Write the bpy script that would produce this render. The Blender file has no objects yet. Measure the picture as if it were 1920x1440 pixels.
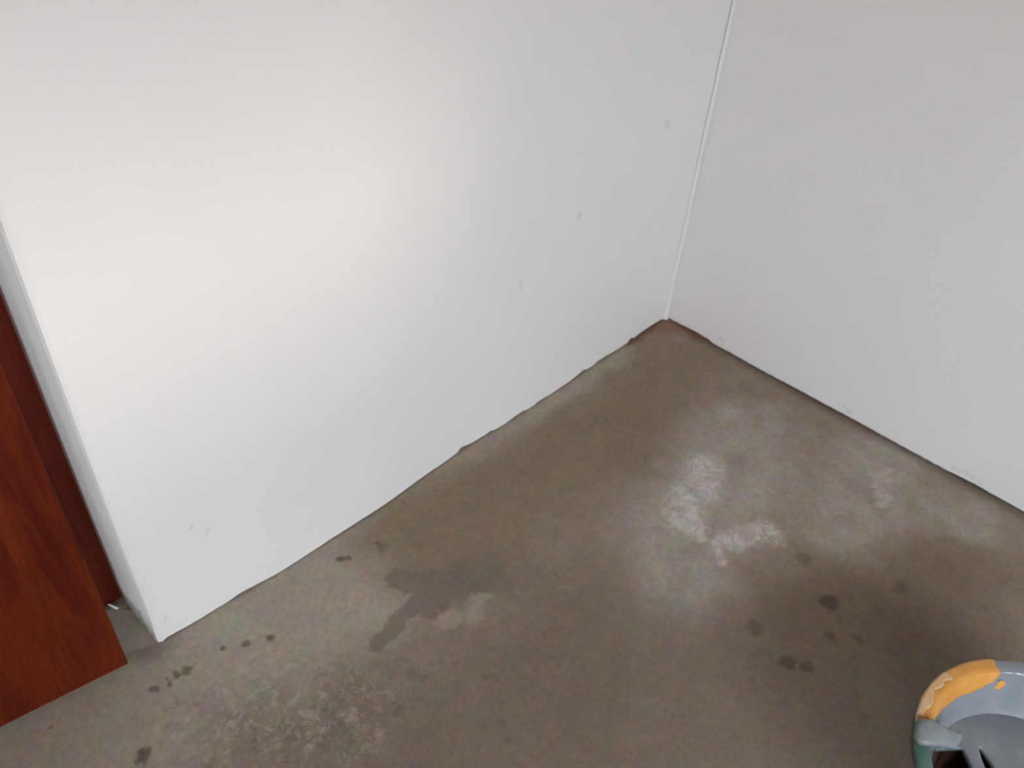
import bpy, bmesh, math, random
from mathutils import Vector, Matrix, noise

random.seed(7)
C = bpy.context.scene
COL = C.collection
rad = math.radians

# ------------------------------------------------------------------ camera
cam_d = bpy.data.cameras.new('camera')
cam_d.sensor_width = 36.0
cam_d.lens = 1547.57 / 1920 * 36.0
cam_d.clip_start = 0.02
cam = bpy.data.objects.new('camera', cam_d)
COL.objects.link(cam)
R_ = Vector((0.69614306, -0.71535635, 0.06041626))
U_ = Vector((0.42546113, 0.47888674, 0.76788692))
F_ = Vector((0.57824533, 0.50885438, -0.63773))
m = Matrix((R_, U_, -F_)).transposed().to_4x4()
m.translation = Vector((-1.9675, -1.1003, 1.5))
cam.matrix_world = m
C.camera = cam
# the photograph is slightly out of focus all over
cam_d.dof.use_dof = True
cam_d.dof.focus_distance = 0.95
cam_d.dof.aperture_fstop = 9.0

# ------------------------------------------------------------------ view, world, sun, daylight
vs = C.view_settings
vs.view_transform = 'Standard'
vs.look = 'None'
vs.gamma = 1.0
vs.use_curve_mapping = False
vs.exposure = 0.0

SKY = 43.5
world = bpy.data.worlds.new('world')
C.world = world
world.use_nodes = True
wn = world.node_tree
wn.nodes.clear()
wo = wn.nodes.new('ShaderNodeOutputWorld')
wb = wn.nodes.new('ShaderNodeBackground')
wtc = wn.nodes.new('ShaderNodeTexCoord')
wsx = wn.nodes.new('ShaderNodeSeparateXYZ')
wr = wn.nodes.new('ShaderNodeValToRGB')
wn.links.new(wtc.outputs['Generated'], wsx.inputs[0])
wmr = wn.nodes.new('ShaderNodeMapRange')
wmr.inputs['From Min'].default_value = -1.0
wmr.inputs['From Max'].default_value = 1.0
wn.links.new(wsx.outputs['Z'], wmr.inputs['Value'])
wn.links.new(wmr.outputs[0], wr.inputs[0])
# evenly overcast sky: three times brighter overhead than at the horizon, dull ground below
e = wr.color_ramp.elements
e[0].position, e[0].color = 0.0, (0.045, 0.037, 0.028, 1)
e[1].position, e[1].color = 1.0, (0.90, 0.975, 1.05, 1)
x = e.new(0.495); x.color = (0.055, 0.045, 0.035, 1)
x = e.new(0.505); x.color = (0.30, 0.318, 0.333, 1)
wn.links.new(wr.outputs[0], wb.inputs[0])
wb.inputs[1].default_value = SKY
wn.links.new(wb.outputs[0], wo.inputs[0])

# window behind the photographer
WX0, WX1, WZ0, WZ1, WY = -2.85, -1.10, 1.15, 1.72, -3.2
VY0, VY1, VZ0, VZ1, ROOM_X = -3.08, -1.95, 1.10, 1.75, -3.5   # unseen second window facing the corner, added to brighten the right wall

sun_d = bpy.data.lights.new('sun', 'SUN')
sun_d.energy = 0.70
sun_d.angle = rad(8.5)
sun_d.color = (1.0, 0.93, 0.84)
sun = bpy.data.objects.new('sun', sun_d)
COL.objects.link(sun)
sun.rotation_euler = Vector((0.05, 0.98, -0.19)).to_track_quat('-Z', 'Y').to_euler()
sun.location = (-2, -6, 3)

def portal(name, loc, d, w, h):
    por_d = bpy.data.lights.new(name, 'AREA')
    por_d.shape = 'RECTANGLE'
    por_d.size = w
    por_d.size_y = h
    por_d.cycles.is_portal = True
    por = bpy.data.objects.new(name, por_d)
    COL.objects.link(por)
    por.location = loc
    por.rotation_euler = Vector(d).to_track_quat('-Z', 'Z').to_euler()
portal('window_portal', ((WX0 + WX1) / 2, WY - 0.12, (WZ0 + WZ1) / 2), (0, 1, 0), WX1 - WX0, WZ1 - WZ0)
PY0, PY1, PZ0, PZ1 = 0.60, 1.10, 1.1, 1.7    # unseen window added beyond the door to light the reveal
portal('window_portal', (ROOM_X - 0.12, (PY0 + PY1) / 2, (PZ0 + PZ1) / 2), (1, 0, 0), PY1 - PY0, PZ1 - PZ0)  # portal of the added, unseen window beyond the door
portal('window_portal', (ROOM_X - 0.12, (VY0 + VY1) / 2, (VZ0 + VZ1) / 2), (1, 0, 0), VY1 - VY0, VZ1 - VZ0)  # portal of the added, unseen fill window
C.cycles.diffuse_bounces = 8
C.cycles.max_bounces = 12

# ------------------------------------------------------------------ node helpers
class NT:
    def __init__(s, name, rough=0.6, spec=0.4):
        s.m = bpy.data.materials.new(name)
        s.m.use_nodes = True
        s.t = s.m.node_tree
        s.b = s.t.nodes['Principled BSDF']
        s.b.inputs['Roughness'].default_value = rough
        s.b.inputs['Specular IOR Level'].default_value = spec
        g = s.t.nodes.new('ShaderNodeNewGeometry')
        s.P = g.outputs['Position']
    def set(s, sock, v):
        if hasattr(v, 'is_output'): s.t.links.new(v, sock)
        elif isinstance(v, tuple) and len(v) == 3 and sock.type == 'RGBA': sock.default_value = (*v, 1)
        else: sock.default_value = v
    def math(s, op, a, b=0.0, c=0.0, clamp=False):
        n = s.t.nodes.new('ShaderNodeMath'); n.operation = op; n.use_clamp = clamp
        s.set(n.inputs[0], a); s.set(n.inputs[1], b); s.set(n.inputs[2], c)
        return n.outputs[0]
    def vec(s, op, a, b=(0, 0, 0)):
        n = s.t.nodes.new('ShaderNodeVectorMath'); n.operation = op
        s.set(n.inputs[0], a)
        if op == 'SCALE': s.set(n.inputs['Scale'], b)
        else: s.set(n.inputs[1], b)
        return n.outputs['Value'] if op in ('DOT_PRODUCT', 'LENGTH', 'DISTANCE') else n.outputs['Vector']
    def noise(s, scale, detail=4.0, rough=0.55, p=None, color=False, dist=0.0):
        n = s.t.nodes.new('ShaderNodeTexNoise')
        n.inputs['Scale'].default_value = scale
        n.inputs['Detail'].default_value = detail
        n.inputs['Roughness'].default_value = rough
        n.inputs['Distortion'].default_value = dist
        s.set(n.inputs['Vector'], p if p is not None else s.P)
        return n.outputs['Color'] if color else n.outputs['Fac']
    def map(s, v, a, b, lo=0.0, hi=1.0, smooth=True):
        n = s.t.nodes.new('ShaderNodeMapRange')
        if smooth: n.interpolation_type = 'SMOOTHSTEP'
        s.set(n.inputs[0], v)
        for i, q in enumerate((a, b, lo, hi)): s.set(n.inputs[1 + i], q)
        return n.outputs[0]
    def mix(s, f, a, b, mode='MIX'):
        n = s.t.nodes.new('ShaderNodeMix'); n.data_type = 'RGBA'; n.blend_type = mode
        s.set(n.inputs[0], f); s.set(n.inputs[6], a); s.set(n.inputs[7], b)
        return n.outputs[2]
    def warp(s, scale, amp, detail=3.0):
        c = s.noise(scale, detail, color=True)
        return s.vec('ADD', s.P, s.vec('SCALE', s.vec('SUBTRACT', c, (0.5, 0.5, 0.5)), amp))
    def capsule(s, p, a, b, r, soft):
        """1 inside a capsule from a to b of radius r, falling to 0 at r + soft."""
        a, b = Vector(a), Vector(b)
        pa = s.vec('SUBTRACT', p, tuple(a))
        if (b - a).length < 1e-5:
            d = s.vec('LENGTH', pa)
        else:
            ba = b - a
            h = s.math('DIVIDE', s.vec('DOT_PRODUCT', pa, tuple(ba)), ba.dot(ba), clamp=True)
            q = s.vec('SCALE', ba[:], h) if False else None
            n = s.t.nodes.new('ShaderNodeVectorMath'); n.operation = 'SCALE'
            n.inputs[0].default_value = ba; s.t.links.new(h, n.inputs['Scale'])
            d = s.vec('DISTANCE', pa, n.outputs['Vector'])
        return s.map(d, r, r + soft, 1.0, 0.0)
    def union(s, masks):
        o = masks[0]
        for k in masks[1:]: o = s.math('MAXIMUM', o, k)
        return o
    def bump(s, h, strength, dist=0.01):
        n = s.t.nodes.new('ShaderNodeBump')
        n.inputs['Strength'].default_value = strength
        n.inputs['Distance'].default_value = dist
        s.t.links.new(h, n.inputs['Height'])
        s.t.links.new(n.outputs[0], s.b.inputs['Normal'])
    def color(s, c):
        s.set(s.b.inputs['Base Color'], c)

def seg(x0, y0, x1=None, y1=None):
    return (x0, y0, 0), (x1 if x1 is not None else x0, y1 if y1 is not None else y0, 0)

# ------------------------------------------------------------------ materials
def mat_floor():
    n = NT('concrete', 0.62, 0.35)
    w1 = n.warp(9, 0.10, 4)
    w2 = n.warp(28, 0.035, 4)
    w3 = n.warp(5, 0.30, 5)
    w4 = n.warp(16, 0.09, 6)
    big = n.map(n.noise(2.6, 6, 0.62), 0.33, 0.67)
    mid = n.map(n.noise(11, 8, 0.68), 0.30, 0.72)
    fine = n.noise(85, 6, 0.75)
    base = n.mix(big, (0.235, 0.178, 0.126), (0.295, 0.234, 0.178))
    base = n.mix(n.math('MULTIPLY', mid, 0.45), base, (0.325, 0.270, 0.222))
    # pale strip and field of bare cement by the left wall and door
    pale = n.union([n.capsule(w3, *seg(-1.95, -0.10, -1.42, -0.12), 0.08, 0.16),
                    n.capsule(w1, *seg(-1.40, -0.12, -1.33, -0.10), 0.06, 0.10),
                    n.capsule(w1, *seg(-1.9, -0.02, -0.25, -0.02), 0.012, 0.05)])
    base = n.mix(n.math('MULTIPLY', pale, 0.72), base, (0.395, 0.345, 0.285))
    # broad brown damp swath
    brown = n.union([n.capsule(w1, *seg(-1.16, -0.13, -0.62, -0.24), 0.07, 0.16),
                     n.capsule(w1, *seg(-0.62, -0.24, -0.15, -0.16), 0.05, 0.14),
                     n.capsule(w3, *seg(-0.62, -0.92, -0.35, -1.02), 0.06, 0.20)])
    base = n.mix(n.math('MULTIPLY', brown, 0.66), base, (0.22, 0.155, 0.095))
    # shade on the front floor and beside the tub, painted into the colour
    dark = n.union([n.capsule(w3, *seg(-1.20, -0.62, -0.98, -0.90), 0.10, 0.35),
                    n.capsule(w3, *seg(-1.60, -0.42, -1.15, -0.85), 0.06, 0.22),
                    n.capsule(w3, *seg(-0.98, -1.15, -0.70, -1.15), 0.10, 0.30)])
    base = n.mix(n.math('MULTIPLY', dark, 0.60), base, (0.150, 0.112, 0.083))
    # cement scuff streaks near the door
    stre = n.math('MULTIPLY', n.capsule(w1, *seg(-1.72, -0.21, -1.55, -0.36), 0.05, 0.12),
                  n.map(n.noise(34, 8, 0.8, dist=0.6), 0.46, 0.66))
    base = n.mix(n.math('MULTIPLY', stre, 0.75), base, (0.43, 0.385, 0.32))
    sd = n.math('MULTIPLY', n.capsule(w3, *seg(-1.78, -0.30, -1.38, -0.52), 0.08, 0.16),
                n.map(n.noise(22, 8, 0.75), 0.50, 0.68))
    base = n.mix(n.math('MULTIPLY', sd, 0.72), base, (0.13, 0.105, 0.082))
    # faint greyish-white haze of plaster dust
    haze = n.union([n.capsule(w3, *seg(-0.28, -0.50, -0.60, -0.58), 0.07, 0.15),
                    n.capsule(w1, *seg(-0.66, -0.52, -0.78, -0.62), 0.05, 0.14),
                    n.capsule(w1, *seg(-0.24, -0.40, -0.52, -0.42), 0.012, 0.06),
                    n.capsule(w3, *seg(-0.10, -0.78, -0.33, -0.82), 0.07, 0.13),
                    n.capsule(w3, *seg(-0.18, -0.92, -0.10, -1.05), 0.03, 0.10)])
    hz = n.math('MULTIPLY', haze, n.map(n.noise(14, 7, 0.7), 0.20, 0.75, 0.25, 1.0))
    base = n.mix(n.math('MULTIPLY', hz, 0.58), base, (0.46, 0.42, 0.39))
    # white plaster wipes
    wipes = n.union([n.capsule(w4, *seg(-0.475, -0.475, -0.53, -0.515), 0.020, 0.055),
                     n.capsule(w4, *seg(-0.60, -0.50, -0.66, -0.545), 0.012, 0.06),
                     n.capsule(w4, *seg(-0.545, -0.70, -0.63, -0.655), 0.007, 0.045),
                     n.capsule(w4, *seg(-0.655, -0.645, -0.70, -0.66), 0.005, 0.025),
                     n.capsule(w4, *seg(-0.64, -0.56, -0.67, -0.60), 0.006, 0.03)])
    wp = n.math('MULTIPLY', wipes, n.map(n.noise(30, 8, 0.78, dist=0.8), 0.36, 0.66, 0.12, 1.0))
    base = n.mix(n.math('MULTIPLY', wp, 0.74), base, (0.70, 0.67, 0.645))
    finger = n.union([n.capsule(w2, *seg(-0.115 - 0.03 * k, -0.815 - 0.012 * k, -0.165 - 0.03 * k, -0.795 - 0.02 * k), 0.004, 0.016) for k in range(4)])
    base = n.mix(n.math('MULTIPLY', finger, 0.5), base, (0.50, 0.45, 0.42))
    # wet spill
    spill = n.union([n.capsule(w2, *seg(-1.275, -0.205, -1.232, -0.268), 0.026, 0.010),
                     n.capsule(w2, *seg(-1.225, -0.270, -1.262, -0.295), 0.034, 0.012),
                     n.capsule(w2, *seg(-1.275, -0.275, -1.345, -0.285), 0.013, 0.008),
                     n.capsule(w2, *seg(-1.345, -0.285, -1.408, -0.300), 0.016, 0.008),
                     n.capsule(w2, *seg(-1.17, -0.30, -1.13, -0.33), 0.030, 0.05)])
    base = n.mix(n.math('MULTIPLY', spill, 0.64), base, (0.155, 0.125, 0.097))
    lightp = n.union([n.capsule(w2, *seg(-1.275, -0.350, -1.25, -0.36), 0.012, 0.02),
                      n.capsule(w2, *seg(-1.19, -0.36, -1.22, -0.385), 0.010, 0.02),
                      n.capsule(w2, *seg(-1.17, -0.355, -1.16, -0.37), 0.005, 0.012)])
    base = n.mix(n.math('MULTIPLY', lightp, 0.6), base, (0.36, 0.32, 0.25))
    # drips
    spots = [(-1.855, -0.189, .011, .7), (-1.782, -0.085, .009, .5), (-1.752, -0.092, .006, .5), (-1.752, -0.078, .005, .4),
             (-1.732, -0.082, .008, .5), (-1.714, -0.087, .009, .5), (-1.637, -0.091, .006, .35), (-1.603, -0.115, .009, .5),
             (-1.557, -0.139, .010, .6), (-1.335, -0.072, .011, .6), (-1.318, -0.083, .009, .5), (-1.247, -0.092, .008, .4),
             (-1.245, -0.11, .014, .3), (-1.952, -0.02, .006, .4), (-0.62, -0.905, .020, .6), (-0.70, -0.945, .012, .4),
             (-0.825, -0.915, .016, .5), (-0.80, -0.945, .014, .5), (-0.66, -0.99, .012, .3), (-0.80, -0.82, .018, .3),
             (-0.46, -1.0, .018, .3), (-0.55, -0.80, .02, .3)]
    for lvl in (0.3, 0.4, 0.5, 0.6):
        grp = [q for q in spots if abs((q[3] if q[3] != .7 else .6) - lvl) < .06]
        if not grp: continue
        mk = n.union([n.capsule(w2, *seg(q[0], q[1]), q[2] * 0.6, q[2] * 0.9) for q in grp])
        base = n.mix(n.math('MULTIPLY', mk, lvl + 0.14), base, (0.085, 0.055, 0.042))
    # hairline cracks
    wc = n.warp(50, 0.02, 4)
    crack = n.union([n.capsule(wc, *seg(-1.135, -0.83, -1.105, -0.855), 0.0006, 0.0022),
                     n.capsule(wc, *seg(-1.148, -0.815, -1.135, -0.83), 0.0004, 0.002),
                     n.capsule(wc, *seg(-1.30, -0.36, -1.285, -0.335), 0.0006, 0.002)])
    base = n.mix(n.math('MULTIPLY', crack, 0.6), base, (0.06, 0.045, 0.035))
    # darker line along the right wall, red earth in the corner
    wall_line = n.math('MULTIPLY', n.capsule(w2, *seg(0, -0.12, 0, -2.6), 0.012, 0.03), 0.55)
    base = n.mix(wall_line, base, (0.14, 0.105, 0.08))
    red = n.union([n.capsule(w2, *seg(-0.02, -0.02), 0.03, 0.06), n.capsule(w2, *seg(0.0, -0.02, -0.0, -0.13), 0.010, 0.022),
                   n.capsule(w2, *seg(-0.01, -0.0, -0.19, 0.0), 0.008, 0.02)])
    base = n.mix(n.math('MULTIPLY', red, 0.75), base, (0.235, 0.105, 0.062))
    # threshold dirt
    thr = n.capsule(w2, *seg(-1.735, 0.03, -1.80, 0.12), 0.03, 0.05)
    base = n.mix(n.math('MULTIPLY', thr, 0.55), base, (0.15, 0.12, 0.10))
    hue = n.noise(20, 5, 0.7, color=True)
    hv = n.mix(0.30, (0.5, 0.5, 0.5), hue)
    base = n.mix(1.0, base, n.mix(1.0, hv, (2.0, 2.0, 2.0), 'MULTIPLY'), 'MULTIPLY')
    # grain
    grain = n.map(fine, 0.25, 0.75, 0.80, 1.18, smooth=False)
    gc = n.t.nodes.new('ShaderNodeCombineColor')
    for i in range(3): n.t.links.new(grain, gc.inputs[i])
    base = n.mix(1.0, base, gc.outputs[0], 'MULTIPLY')
    n.color(base)
    n.set(n.b.inputs['Roughness'], n.math('SUBTRACT', 0.66, n.math('MULTIPLY', spill, 0.14)))
    n.bump(n.math('ADD', n.math('MULTIPLY', mid, 0.5), n.math('MULTIPLY', fine, 0.3)), 0.22, 0.004)
    return n.m

def mat_plaster(name, tint, marks=(), dirt=False):
    n = NT(name, 0.52, 0.35)
    v = n.noise(3.0, 5, 0.6)
    col = n.mix(n.map(v, 0.3, 0.7), tuple(c * 0.985 for c in tint), tint)
    w = n.warp(30, 0.03, 4)
    if marks:
        mk = n.union([n.capsule(w, a, b, r, s) for a, b, r, s in marks])
        col = n.mix(n.math('MULTIPLY', mk, 0.20), col, (0.36, 0.35, 0.34))
    if dirt:   # splashed cement on the foot of the reveal beside the door frame
        sx = n.t.nodes.new('ShaderNodeSeparateXYZ'); n.t.links.new(n.P, sx.inputs[0])
        d = n.math('MULTIPLY', n.map(n.math('ADD', sx.outputs['Z'], n.math('MULTIPLY', n.noise(22, 5, 0.7), 0.08)), 0.06, 0.11, 1.0, 0.0),
                   n.map(sx.outputs['Y'], 0.004, 0.012))
        d = n.math('MULTIPLY', d, n.map(sx.outputs['X'], -1.7205, -1.7235))
        col = n.mix(n.math('MULTIPLY', d, 0.85), col, n.mix(n.map(n.noise(45, 5, 0.7), 0.4, 0.62), (0.12, 0.10, 0.085), (0.40, 0.36, 0.33)))
    n.color(col)
    h = n.math('ADD', n.math('MULTIPLY', n.noise(7, 5, 0.6), 1.0), n.math('MULTIPLY', n.noise(120, 4, 0.6), 0.10))
    n.bump(h, 0.18, 0.008)
    return n.m

def mat_brick_earth():
    n = NT('earth_render', 0.85, 0.2)
    n.color(n.mix(n.map(n.noise(30, 6, 0.7), 0.35, 0.65), (0.22, 0.11, 0.07), (0.30, 0.20, 0.14)))
    n.bump(n.noise(60, 5, 0.7), 0.5, 0.006)
    return n.m

def mat_wood(name, c0, c1, c2, rough):
    n = NT(name, rough, 0.11)
    tc = n.t.nodes.new('ShaderNodeTexCoord')
    mp = n.t.nodes.new('ShaderNodeMapping')
    mp.inputs['Scale'].default_value = (9, 9, 0.9)
    n.t.links.new(tc.outputs['Object'], mp.inputs[0])
    g = n.noise(2.2, 8, 0.62, p=mp.outputs[0], dist=1.2)
    g2 = n.noise(14, 5, 0.6, p=mp.outputs[0])
    col = n.mix(n.map(g, 0.32, 0.66), c0, c1)
    col = n.mix(n.math('MULTIPLY', n.map(g2, 0.45, 0.7), 0.45), col, c2)
    n.color(col)
    n.bump(g2, 0.08, 0.003)
    return n.m

def mat_paint(name, c, c2, rough=0.3, spec=0.5, bump=0.25, scale=24):
    n = NT(name, rough, spec)
    n.color(n.mix(n.map(n.noise(scale, 5, 0.6), 0.35, 0.68), c, c2))
    n.bump(n.noise(scale * 1.4, 3, 0.5), bump, 0.006)
    return n.m

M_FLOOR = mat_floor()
lm = [((-0.205, 0, 0.699), (-0.20, 0, 0.694), 0.004, 0.012), ((-0.521, 0, 0.544), (-0.521, 0, 0.552), 0.003, 0.010),
      ((-1.572, 0, 0.232), (-1.576, 0, 0.222), 0.002, 0.006), ((-1.60, 0, 0.262), (-1.602, 0, 0.255), 0.002, 0.005),
      ((-1.497, 0, 0.033), (-1.492, 0, 0.040), 0.002, 0.006), ((-1.353, 0, 0.040), (-1.347, 0, 0.04), 0.002, 0.006),
      ((-1.697, 0, 0.055), (-1.694, 0, 0.062), 0.0015, 0.006), ((-0.62, 0, 0.025), (-0.60, 0, 0.03), 0.001, 0.005),
      ((-0.19, 0, 0.022), (-0.175, 0, 0.034), 0.001, 0.006), ((-0.72, 0, 0.42), (-0.72, 0, 0.44), 0.002, 0.01),
      ((-0.016, -0.003, 0.000), (-0.001, -0.003, 0.030), 0.0012, 0.0035), ((-0.020, 0, 0.052), (-0.015, 0, 0.062), 0.0015, 0.005)]
rm = [((0, -0.2, 0.03), (0, -0.215, 0.028), 0.002, 0.008), ((0, -0.62, 0.025), (0, -0.64, 0.02), 0.002, 0.01),
      ((0, -0.93, 0.02), (0, -1.0, 0.02), 0.002, 0.01)]
WHITE = (0.80, 0.785, 0.775)
M_LEFT = mat_plaster('white_emulsion_left', WHITE, lm, True)
M_RIGHT = mat_plaster('white_emulsion_right', WHITE, rm)
M_PLAIN = mat_plaster('white_emulsion', WHITE)
M_BEAD = mat_plaster('white_filler', (0.86, 0.85, 0.85))
M_EARTH = mat_brick_earth()
M_DOOR = mat_wood('varnished_red_wood', (0.062, 0.0060, 0.0022), (0.125, 0.018, 0.0040), (0.045, 0.0045, 0.002), 0.5)
M_BOARD = mat_wood('brown_board', (0.30, 0.22, 0.15), (0.38, 0.28, 0.19), (0.25, 0.18, 0.12), 0.7)
M_FRAME = mat_wood('dark_red_wood', (0.085, 0.010, 0.005), (0.120, 0.018, 0.007), (0.06, 0.008, 0.005), 0.5)
M_TEAL = mat_paint('teal_plastic', (0.055, 0.125, 0.10), (0.085, 0.165, 0.135), 0.4, 0.5, 0.05)
M_GREY = mat_paint('grey_paint', (0.215, 0.240, 0.268), (0.25, 0.272, 0.298), 0.2, 0.5, 0.25)
M_WET = mat_paint('wet_grey_paint', (0.20, 0.22, 0.245), (0.25, 0.265, 0.28), 0.16, 0.6, 0.15, 14)
M_GLOB = mat_paint('pale_grey_paint', (0.20, 0.225, 0.235), (0.25, 0.275, 0.285), 0.35, 0.5, 0.35)
M_ORANGE = mat_paint('orange_paint', (0.64, 0.29, 0.05), (0.69, 0.33, 0.08), 0.40, 0.5, 0.2)
M_ORANGE_LIT = mat_paint('orange_paint_lit', (0.68, 0.40, 0.18), (0.66, 0.46, 0.27), 0.45, 0.4, 0.3, 40)  # orange lightened in colour for the light on the rim top
M_DARK_BROWN = mat_paint('dark_brown_lining', (0.075, 0.033, 0.022), (0.12, 0.055, 0.034), 0.6, 0.3, 0.3)
M_METAL = mat_paint('grey_metal', (0.25, 0.25, 0.25), (0.3, 0.3, 0.3), 0.4, 0.5, 0.05)

# ------------------------------------------------------------------ mesh helpers
def link(name, bm, mat, parent=None, smooth=False):
    bmesh.ops.recalc_face_normals(bm, faces=bm.faces)
    me = bpy.data.meshes.new(name)
    bm.to_mesh(me); bm.free()
    if mat: me.materials.append(mat)
    if smooth:
        for p in me.polygons: p.use_smooth = True
    o = bpy.data.objects.new(name, me)
    COL.objects.link(o)
    if parent: o.parent = parent
    return o

def structure(o, label=None):
    o['kind'] = 'structure'
    if label: o['label'] = label
    return o

def box(bm, x0, y0, z0, x1, y1, z1, bevel=0.0):
    r = bmesh.ops.create_cube(bm, size=1.0)
    vs_ = r['verts']
    for v in vs_:
        v.co = Vector(((x0 + x1) / 2 + v.co.x * (x1 - x0), (y0 + y1) / 2 + v.co.y * (y1 - y0), (z0 + z1) / 2 + v.co.z * (z1 - z0)))
    if bevel:
        es = list({e_ for v in vs_ for e_ in v.link_edges})
        bmesh.ops.bevel(bm, geom=es, offset=bevel, segments=2, profile=0.5, affect='EDGES')

def interp(tab, x):
    if x <= tab[0][0]: return tab[0][1]
    for (a, va), (b, vb) in zip(tab, tab[1:]):
        if x <= b: return va + (vb - va) * (x - a) / (b - a)
    return tab[-1][1]

def smoothint(tab, x):
    if x <= tab[0][0]: return tab[0][1]
    for (a, va), (b, vb) in zip(tab, tab[1:]):
        if x <= b:
            t = (x - a) / (b - a); t = t * t * (3 - 2 * t)
            return va + (vb - va) * t
    return tab[-1][1]

# ------------------------------------------------------------------ room shell
DX = -1.726          # right-hand edge of the door opening
RY = 0.155           # depth at which the door frame stands
H = 2.6

bm = bmesh.new()     # floor, gently uneven
nx, ny = 150, 180
fx0, fx1, fy0, fy1 = ROOM_X - 0.2, 0.2, WY - 0.2, 1.7
grid = []
for j in range(ny + 1):
    row = []
    for i in range(nx + 1):
        X = fx0 + (fx1 - fx0) * i / nx; Y = fy0 + (fy1 - fy0) * j / ny
        z = -0.002 + 0.003 * (noise.noise(Vector((X * 2.2, Y * 2.2, 0.3)))) - 0.001
        # rough mortar heaped in the corner
        d = math.hypot(max(-X, 0) * 0.8, max(-Y, 0))
        if d < 0.16: z += 0.006 * (1 - d / 0.16) ** 1.6
        row.append(bm.verts.new((X, Y, z)))
    grid.append(row)
for j in range(ny):
    for i in range(nx):
        bm.faces.new((grid[j][i], grid[j][i + 1], grid[j + 1][i + 1], grid[j + 1][i]))
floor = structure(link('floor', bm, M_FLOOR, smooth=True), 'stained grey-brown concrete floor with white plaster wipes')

# --- left wall: a coat of plaster with a ragged foot over an earth-coloured base
BUL = [(-1.73, 0.0), (-1.62, -0.004), (-1.41, -0.0145), (-1.18, -0.0150), (-1.0, -0.007), (-0.88, -0.003), (-0.72, -0.0095),
       (-0.45, -0.006), (-0.30, -0.002), (-0.1, -0.003), (0.0, -0.003)]
EDGE_L = [(-1.722, 1.5), (-1.712, 1.8), (-1.643, -5.4), (-1.598, -8.4), (-1.546, -6.0), (-1.535, -7.3), (-1.462, -17.6), (-1.41, -25.5),
          (-1.32, -19.1), (-1.258, -22.0), (-1.174, -22.7), (-1.08, -17.8), (-1.003, -9.2), (-0.934, -8.4), (-0.921, -9.4), (-0.899, 2.9),
          (-0.866, -2.9), (-0.81, -6.4), (-0.793, -5.3), (-0.755, -19.5), (-0.733, -11.6), (-0.677, -8.4), (-0.626, -16.5), (-0.618, -9.3),
          (-0.582, -8.6), (-0.544, -14.3), (-0.439, -5.0), (-0.413, -0.8), (-0.38, -9.5), (-0.348, -0.9), (-0.301, -0.8), (-0.232, -5.5),
          (-0.201, -6.5), (-0.196, 6.5), (-0.181, 12.3), (-0.172, 4), (-0.132, 9), (-0.069, 10), (-0.02, 6), (0.0, 4)]
EDGE_R = [(-0.005, 6), (-0.03, 5), (-0.067, 6), (-0.104, 8.1), (-0.13, 7.5), (-0.165, 5.5), (-0.18, 0.5), (-0.195, -1.7), (-0.25, 1.8),
          (-0.321, -2.6), (-0.381, -3.5), (-0.475, 1.8), (-0.566, -0.8), (-0.652, 2.6), (-0.763, -0.4), (-0.869, -1.9), (-0.92, -2.3),
          (-0.955, 5.2), (-1.005, 9.5), (-1.034, 4.3), (-1.12, -0.6), (-1.3, 2), (-1.6, -1), (-2.0, 3), (-2.6, 0), (-3.2, 1)]
EDGE_R = sorted(EDGE_R)

def plaster_sheet(bm, cols, zs, th):
    """cols: (point at height z -> Vector xy, foot height, outward xy normal)."""
    fr, bk = [], []
    for pf, foot, nrm in cols:
        f_, b_ = [], []
        for k, z in enumerate(zs):
            zz = foot + (zs[1] - foot) * 0 if k == 0 else max(z, foot + 0.002 * k)
            p = pf(zz)
            f_.append(bm.verts.new((p.x, p.y, zz)))
            b_.append(bm.verts.new((p.x - nrm[0] * th, p.y - nrm[1] * th, zz)))
        fr.append(f_); bk.append(b_)
    for i in range(len(cols) - 1):
        for k in range(len(zs) - 1):
            bm.faces.new((fr[i][k], fr[i + 1][k], fr[i + 1][k + 1], fr[i][k + 1]))
        bm.faces.new((fr[i][0], fr[i + 1][0], bk[i + 1][0], bk[i][0]))

ZS = [0, 0.012, 0.03, 0.06, 0.12, 0.25, 0.5, 0.75, 1.0, 1.3, 1.7, 2.05]
def lcol(x):
    b = smoothint(BUL, x)
    foot = 1.5 * max(0.0, interp(EDGE_L, x) / 1000 - 1.364 * b) if x < -0.2 else max(0.0, interp(EDGE_L, x) / 1000)
    foot += 0.0008 * (1 + noise.noise(Vector((x * 90, 0, 0))))
    def pf(z, x=x, b=b):
        k = max(0.15, 1 - z / 0.9)
        e_ = 0.0025 * noise.noise(Vector((x * 3.1, z * 2.3, 4.0)))
        if x < DX + 0.03:
            return Vector((x + 0.0035 * noise.noise(Vector((1.7, z * 5.5, 2))) , b * k + e_))
        return Vector((x, b * k + e_))
    return (pf, foot, (0, -1))
cols = []
def edge_wob(z): return 0.0035 * noise.noise(Vector((1.7, z * 5.5, 2))) + 0.0012 * noise.noise(Vector((3.7, z * 31, 2)))
for y in (RY + 0.10, RY, 0.11, 0.07, 0.035, 0.014):
    def pf(z, y=y): return Vector((DX + edge_wob(z) * (0.4 if y > 0.1 else 1.0), y))
    cols.append((pf, 0.0, (-1, 0)))
def pfc(z): return Vector((DX + 0.002 + edge_wob(z), 0.004))
cols.append((pfc, 0.0, (-0.7, -0.7)))
def pfd(z): return Vector((DX + 0.009 + edge_wob(z), 0.0))
cols.append((pfd, 0.0, (0, -1)))
x = DX + 0.02
while x < -0.004:
    cols.append(lcol(x)); x += 0.006
cols.append(lcol(-0.0005))
bm = bmesh.new()
plaster_sheet(bm, cols, ZS, 0.012)
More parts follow.
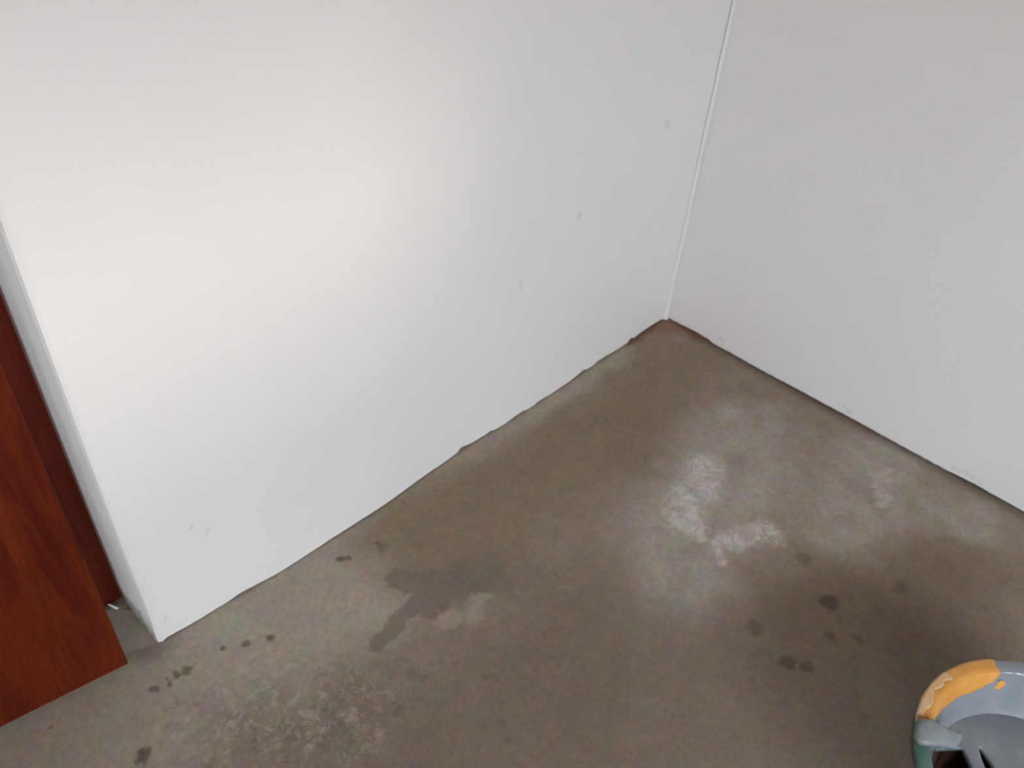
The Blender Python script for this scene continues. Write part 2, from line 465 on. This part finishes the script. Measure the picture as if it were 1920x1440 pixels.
# plaster above the door and beyond it
DL = -2.62
box(bm, ROOM_X, 0.0, 2.05, 0.0, 0.25, H)
box(bm, ROOM_X, 0.0, 0.0, DL, 0.25, 2.05)
wall_left = structure(link('wall_left', bm, M_LEFT, smooth=False), 'white painted wall with the door at its end')
bm = bmesh.new()
box(bm, DX + 0.013, 0.0125, -0.02, 0.05, 0.24, 2.045)
link('wall_base', bm, M_EARTH, wall_left)

# --- right wall
cols = []
y = -0.0005
while y > WY:
    foot = max(0.0, (interp(EDGE_R, y) * 0.3 if y < -0.2 else interp(EDGE_R, y)) / 1000 + 0.001) + 0.0016 * (1 + noise.noise(Vector((y * 75, 3, 0))))
    def pf(z, y=y): return Vector((0.003 * noise.noise(Vector((y * 3.1, z * 2.3, 9.0))) - 0.001, y))
    cols.append((pf, foot, (-1, 0)))
    y -= 0.006 if y > -1.3 else 0.05
ZR = ZS[:-1] + [2.1, H]
bm = bmesh.new()
plaster_sheet(bm, cols, ZR, 0.012)
wall_right = structure(link('wall_right', bm, M_RIGHT), 'white painted wall on the right of the corner')
bm = bmesh.new()
box(bm, 0.0125, WY, -0.02, 0.2, 0.0, H)
link('wall_base', bm, M_EARTH, wall_right)

# --- bead of filler down the inner corner
bm = bmesh.new()
rings = []
nz = 60
for k in range(nz + 1):
    z = -0.004 + (2.05 + 0.004) * (k / nz) ** 1.8
    w = 0.012 + 0.003 * noise.noise(Vector((z * 6, 2, 1))) + 0.003 * math.exp(-max(z, 0) / 0.02)
    rings.append([bm.verts.new((-w, -0.0025, z)), bm.verts.new((-w * 0.5 - 0.001, -w * 0.5 - 0.001, z)), bm.verts.new((-0.0025, -w, z)), bm.verts.new((0.004, 0.004, z))])
for a, b in zip(rings, rings[1:]):
    for i in range(3): bm.faces.new((a[i], a[i + 1], b[i + 1], b[i]))
structure(link('trim_1', bm, M_PLAIN, smooth=True), 'thin white filler bead down the inner corner')

# --- walls and ceiling behind the photographer, with the daylight window and an added fill window
bm = bmesh.new()
y0, y1 = WY - 0.2, WY
box(bm, ROOM_X, y0, 0, WX0, y1, H); box(bm, WX1, y0, 0, 0.2, y1, H)
box(bm, WX0, y0, 0, WX1, y1, WZ0); box(bm, WX0, y0, WZ1, WX1, y1, H)
structure(link('wall_back', bm, M_PLAIN))
bm = bmesh.new()
x0, x1 = ROOM_X - 0.2, ROOM_X
box(bm, x0, WY - 0.2, 0, x1, VY0, H); box(bm, x0, VY1, 0, x1, 0.25, H)
box(bm, x0, VY0, 0, x1, VY1, VZ0); box(bm, x0, VY0, VZ1, x1, VY1, H)
structure(link('wall_front', bm, M_PLAIN))
bm = bmesh.new(); box(bm, ROOM_X - 0.2, WY - 0.2, H, 0.2, 1.7, H + 0.15)
structure(link('ceiling', bm, M_BOARD))
bm = bmesh.new()
t = 0.03
yw0, yw1 = WY - 0.09, WY - 0.04
box(bm, WX0, yw0, WZ0, WX0 + t, yw1, WZ1, 0.004); box(bm, WX1 - t, yw0, WZ0, WX1, yw1, WZ1, 0.004)
box(bm, WX0 + t, yw0, WZ0, WX1 - t, yw1, WZ0 + t, 0.004); box(bm, WX0 + t, yw0, WZ1 - t, WX1 - t, yw1, WZ1, 0.004)
structure(link('window_1', bm, M_FRAME))
bm = bmesh.new()
xw0, xw1 = ROOM_X - 0.09, ROOM_X - 0.04
box(bm, xw0, VY0, VZ0, xw1, VY0 + t, VZ1, 0.004); box(bm, xw0, VY1 - t, VZ0, xw1, VY1, VZ1, 0.004)
box(bm, xw0, VY0 + t, VZ0, xw1, VY1 - t, VZ0 + t, 0.004); box(bm, xw0, VY0 + t, VZ1 - t, xw1, VY1 - t, VZ1, 0.004)
structure(link('fill_window', bm, M_FRAME))  # frame of the added, unseen fill window

# ------------------------------------------------------------------ door
hx, hy = -2.545, 0.113
root = bpy.data.objects.new('door_1', None)
COL.objects.link(root)
root.location = (hx, hy, 0)
tip = Vector((-1.7895, -0.008, 0)) - Vector((hx, hy, 0))
root.rotation_euler = (0, 0, math.atan2(tip.y, tip.x))
structure(root, 'red-brown varnished wooden door standing slightly ajar')
LW = tip.length
bm = bmesh.new()
box(bm, 0, 0, 0.010, LW, 0.038, 2.0, 0.0025)
leaf = link('door_leaf', bm, M_DOOR, root)
bm = bmesh.new()
for yy, s in ((0.0, -1), (0.038, 1)):
    r = bmesh.ops.create_cone(bm, segments=20, radius1=0.024, radius2=0.022, depth=0.008, cap_ends=True)
    for v in r['verts']: v.co = Vector((LW - 0.06 + v.co.x, yy + s * 0.0035 + v.co.z * s, 1.02 + v.co.y))
    box(bm, LW - 0.065, min(yy, yy + s * 0.045), 1.014, LW - 0.053, max(yy, yy + s * 0.045), 1.026, 0.002)
    box(bm, LW - 0.165, yy + s * 0.045 - 0.006, 1.012, LW - 0.053, yy + s * 0.045 + 0.006, 1.028, 0.004)
link('door_handle', bm, M_METAL, leaf)
bm = bmesh.new()
for z in (0.25, 1.0, 1.75):
    r = bmesh.ops.create_cone(bm, segments=12, radius1=0.007, radius2=0.007, depth=0.09, cap_ends=True)
    for v in r['verts']: v.co = Vector((v.co.x - 0.004, v.co.y + 0.034, z + v.co.z))
link('hinge', bm, M_METAL, root)

# frame set back in the opening
frame = bpy.data.objects.new('trim_2', None)
COL.objects.link(frame)
frame.location = (DX, RY, 0)
structure(frame, 'dark red-brown wooden door frame set back in the wall')
bm = bmesh.new()      # post beside the reveal, its edge a little uneven
n_ = 40
rg = []
for k in range(n_ + 1):
    z = 0.0 + 2.0 * k / n_
    w = 0.0025 * noise.noise(Vector((z * 7, 5, 5)))
    rg.append([bm.verts.new(p) for p in ((0.004 + w, 0.003, z), (0.002 + w, 0.0, z), (-0.058, 0.0, z), (-0.06, 0.002, z), (-0.06, 0.09, z), (0.004, 0.09, z))])
for a, b in zip(rg, rg[1:]):
    for i in range(6): bm.faces.new((a[i], a[(i + 1) % 6], b[(i + 1) % 6], b[i]))
bm.faces.new(rg[0][::-1]); bm.faces.new(rg[-1])
link('frame_post', bm, M_FRAME, frame)
bm = bmesh.new(); box(bm, -0.894, 0.0, 0, -0.824, 0.09, 2.0, 0.002)
link('frame_post', bm, M_FRAME, frame)
bm = bmesh.new(); box(bm, -0.894, 0.0, 2.0, 0.0, 0.09, 2.05, 0.002)
link('frame_head', bm, M_FRAME, frame)
# door stop in the rebate
bm = bmesh.new(); box(bm, -0.074, 0.045, 0, -0.06, 0.09, 2.0, 0.001)
link('door_stop', bm, M_FRAME, frame)
# the dark room beyond the doorway
bm = bmesh.new()
box(bm, ROOM_X - 0.2, 1.6, 0.0, 0.2, 1.7, H)
x0, x1 = ROOM_X - 0.1, ROOM_X
box(bm, x0, 0.25, 0, x1, PY0, H); box(bm, x0, PY1, 0, x1, 1.6, H); box(bm, x0, PY0, 0, x1, PY1, PZ0); box(bm, x0, PY0, PZ1, x1, PY1, H)
box(bm, 0.1, 0.25, 0.0, 0.2, 1.6, H)
structure(link('wall_beyond', bm, M_PLAIN))

# curled flake of paint at the foot of the frame
bm = bmesh.new()
pts = []
for k in range(15):
    a = rad(-60 + k * 13)
    w = 0.003 * math.sin(math.pi * (k + 0.6) / 15.2)
    c = Vector((0.012 * math.cos(a), -0.004 * math.sin(2 * a), 0.012 * math.sin(a) + 0.007))
    pts.append([bm.verts.new(c + Vector((0, -w, 0))), bm.verts.new(c + Vector((0, w, 0.001))),
                bm.verts.new(c * 0.96 + Vector((0, w, 0.001))), bm.verts.new(c * 0.96 + Vector((0, -w, 0)))])
for a, b in zip(pts, pts[1:]):
    for i in range(4): bm.faces.new((a[i], a[(i + 1) % 4], b[(i + 1) % 4], b[i]))
bm.faces.new(pts[0]); bm.faces.new(pts[-1][::-1])
fl = link('paint_flake', bm, M_BEAD, smooth=True)
fl.location = (-1.7545, 0.135, 0.0005)
fl.rotation_euler = (0, 0, rad(-35))
fl['label'] = 'small curled white paint flake at the foot of the dark door frame'
fl['category'] = 'paint flake'

# ------------------------------------------------------------------ paint tub
TC = Vector((-0.84975, -1.37287, 0.0))
tub = bpy.data.objects.new('paint_tub', None)
COL.objects.link(tub)
tub.location = TC
tub['label'] = 'round teal plastic tub smeared with grey and orange paint on the concrete floor'
tub['category'] = 'tub'
ZR_, RO, RI = 0.200, 0.2305, 0.207
def inner_r(z): return RI - (ZR_ - z) * 0.35

def lathe(prof, n=96, closed=True):
    bm = bmesh.new()
    rs = []
    for r, z in prof:
        rs.append([bm.verts.new((r * math.cos(2 * math.pi * i / n), r * math.sin(2 * math.pi * i / n), z)) for i in range(n)])
    k = len(rs)
    for j in range(k if closed else k - 1):
        a, b = rs[j], rs[(j + 1) % k]
        for i in range(n):
            bm.faces.new((a[i], a[(i + 1) % n], b[(i + 1) % n], b[i]))
    return bm
prof = [(0.002, 0.0), (0.138, 0.0), (0.143, 0.003), (inner_r(0.183) + 0.004, 0.183), (RO - 0.004, 0.186), (RO - 0.003, 0.180), (RO, 0.180),
        (RO + 0.0008, 0.196), (RO - 0.001, 0.1992), (RO - 0.004, 0.200), (RI + 0.004, 0.200), (RI, 0.198), (inner_r(0.10), 0.10), (inner_r(0.012), 0.012),
        (inner_r(0.006) - 0.006, 0.006), (0.002, 0.005)]
link('tub_shell', lathe(prof), M_TEAL, tub, smooth=True)

# path over the flange and down the inner wall, as (r, z) at distance s from the outer edge
PATH = [(RO + 0.0012, 0.190), (RO + 0.0005, 0.1985), (RO - 0.002, 0.2008), (RI + 0.003, 0.2012), (RI - 0.0015, 0.1985), (inner_r(0.10) - 0.0015, 0.10), (inner_r(0.014) - 0.0015, 0.014)]
SL = [0.0]
for a, b in zip(PATH, PATH[1:]): SL.append(SL[-1] + math.hypot(a[0] - b[0], a[1] - b[1]))
def on_path(s):
    for i in range(len(PATH) - 1):
        if s <= SL[i + 1] or i == len(PATH) - 2:
            t = (s - SL[i]) / (SL[i + 1] - SL[i])
            return PATH[i][0] + (PATH[i + 1][0] - PATH[i][0]) * t, PATH[i][1] + (PATH[i + 1][1] - PATH[i][1]) * t
def coat(name, mat, t0, t1, s0, s1, lift, label=None, n=70, m_=26, taper=6, seed=0):
    """A skin of paint on the tub between angles t0..t1, s0(t)..s1(t) along the path."""
    bm = bmesh.new()
    rows = []
    for i in range(n + 1):
        t = t0 + (t1 - t0) * i / n
        a, b = s0(t), s1(t)
        row = []
        for j in range(m_ + 1):
            s = a + (b - a) * j / m_
            r, z = on_path(s)
            edge = min(i, n - i, ) / taper
            edge = min(1, edge, (m_ - j) / 3 + 0.02)
            l = lift * max(edge, -0.3) - 0.0004 * (edge < 0.05)
            if s < SL[3]: z += l; r += l * 0.4
            else: r -= l; z += l * 0.35
            tj = t + 1.3 * noise.noise(Vector((s * 60, seed, 0))) * (1 if i in (0, n) or True else 0)
            row.append(bm.verts.new((r * math.cos(rad(tj)), r * math.sin(rad(tj)), z)))
        rows.append(row)
    for i in range(n):
        for j in range(m_):
            bm.faces.new((rows[i][j], rows[i + 1][j], rows[i + 1][j + 1], rows[i][j + 1]))
    o = link(name, bm, mat, tub, smooth=True)
    if label: o['label'] = label
    return o
END = SL[-1] - 0.002
MIDS = SL[4] + 0.106
nz_ = lambda t, k, sc=8: noise.noise(Vector((t / sc, k, 0)))
coat('grey_coat', M_GREY, -170, 112, lambda t: 0.0 if t < 50 else SL[4] - 0.006, lambda t: MIDS, 0.0010, 'skin of blue-grey paint over rim and inner wall', n=200)
OB = [(44, 0.026), (47, 0.036), (51, 0.052), (53, 0.056), (58, 0.064), (64, 0.067), (74, 0.063), (82, 0.061), (92, 0.052), (100, 0.038), (106, 0.03)]
coat('dark_coat', M_DARK_BROWN, -175, 175, lambda t: MIDS - 0.008, lambda t: END, 0.0006, 'dark brown lower wall', n=120)  # dark brown skin darkens the wall below the paint surface
coat('orange_coat', M_ORANGE, 46.5, 104, lambda t: 0.003 + 0.003 * abs(nz_(t, 3)) + (0.008 if t > 74 else 0.0), lambda t: smoothint(OB, t) + 0.0025 * nz_(t, 1, 3) + 0.007, 0.0028, 'band of orange paint inside the rim', n=110, seed=2)
coat('orange_smear', M_ORANGE_LIT, 72, 106, lambda t: 0.007 + 0.004 * nz_(t, 7, 6), lambda t: 0.026 + 0.016 * nz_(t, 5, 7) + 0.003 * nz_(t, 6, 2), 0.0040, 'orange paint on the rim, lit tone in its colour', n=90, seed=5)  # paler copy of the orange, top light painted in
coat('orange_smear', M_ORANGE, 43.5, 48.5, lambda t: 0.061 - 0.010 * math.sqrt(max(0.0, 1 - ((t - 46) / 2.6) ** 2)), lambda t: 0.063 + 0.010 * math.sqrt(max(0.0, 1 - ((t - 46) / 2.6) ** 2)) + 0.002 * nz_(t, 9, 1.5), 0.0026, n=24, taper=3, seed=8)

def slab(name, mat, poly, z, th, round_=0.004, label=None, wob=0.0008):
    bm = bmesh.new()
    vs_ = [bm.verts.new((p[0], p[1], z)) for p in poly]
    f = bm.faces.new(vs_)
    r = bmesh.ops.extrude_face_region(bm, geom=[f])
    for v in r['geom']:
        if isinstance(v, bmesh.types.BMVert): v.co.z -= th
    bmesh.ops.recalc_face_normals(bm, faces=bm.faces)
    top = [e_ for e_ in bm.edges if all(abs(v.co.z - z) < 1e-6 for v in e_.verts)]
    bmesh.ops.bevel(bm, geom=top, offset=round_, segments=4, profile=0.5, affect='EDGES')
    bmesh.ops.triangulate(bm, faces=[f_ for f_ in bm.faces if len(f_.verts) > 4])
    o = link(name, bm, mat, tub, smooth=True)
    if label: o['label'] = label
    return o

# crusted paint surface with a broken front edge; the dark bottom shows through the gaps
ZP = 0.112
rp = inner_r(ZP) - 0.0008
arc = [(rp * math.cos(rad(a)), rp * math.sin(rad(a))) for a in range(-150, 101, 6)]
front = [(-0.020, 0.168), (0.006, 0.146), (0.018, 0.134), (0.004, 0.120), (-0.020, 0.098), (-0.055, 0.066), (-0.075, 0.04), (-0.062, 0.030), (-0.038, 0.052),
         (-0.010, 0.075), (0.022, 0.103), (0.040, 0.116), (0.043, 0.110), (0.028, 0.088), (0.006, 0.062), (-0.02, 0.036), (-0.06, 0.0), (-0.10, -0.04)]
slab('paint_crust', M_WET, arc + front, ZP, 0.012, 0.003, 'glossy grey paint surface with gaps along its edge')
# lump of pale paint folded over the rim
glob = [(-0.084, 0.2165), (-0.066, 0.2195), (-0.050, 0.205), (-0.040, 0.186), (-0.020, 0.162), (-0.010, 0.156), (-0.020, 0.148), (-0.046, 0.150), (-0.070, 0.168), (-0.098, 0.188), (-0.106, 0.200), (-0.101, 0.210)]
lump = slab('paint_lump', M_GLOB, glob, 0.213, 0.013, 0.007, 'pale grey lump of paint folded over the rim')
for v in lump.data.vertices:
    q = math.hypot(v.co.x, v.co.y)
    if q < 0.205: v.co.z -= (0.205 - q) * 0.6
    v.co.z += 0.002 * noise.noise(v.co * 60)
bm = bmesh.new()
r = bmesh.ops.create_cone(bm, segments=64, radius1=inner_r(0.02) - 0.003, radius2=inner_r(0.03) - 0.003, depth=0.01, cap_ends=True)
for v in r['verts']: v.co.z += 0.012 + 0.0
link('dark_bottom', bm, M_DARK_BROWN, tub)
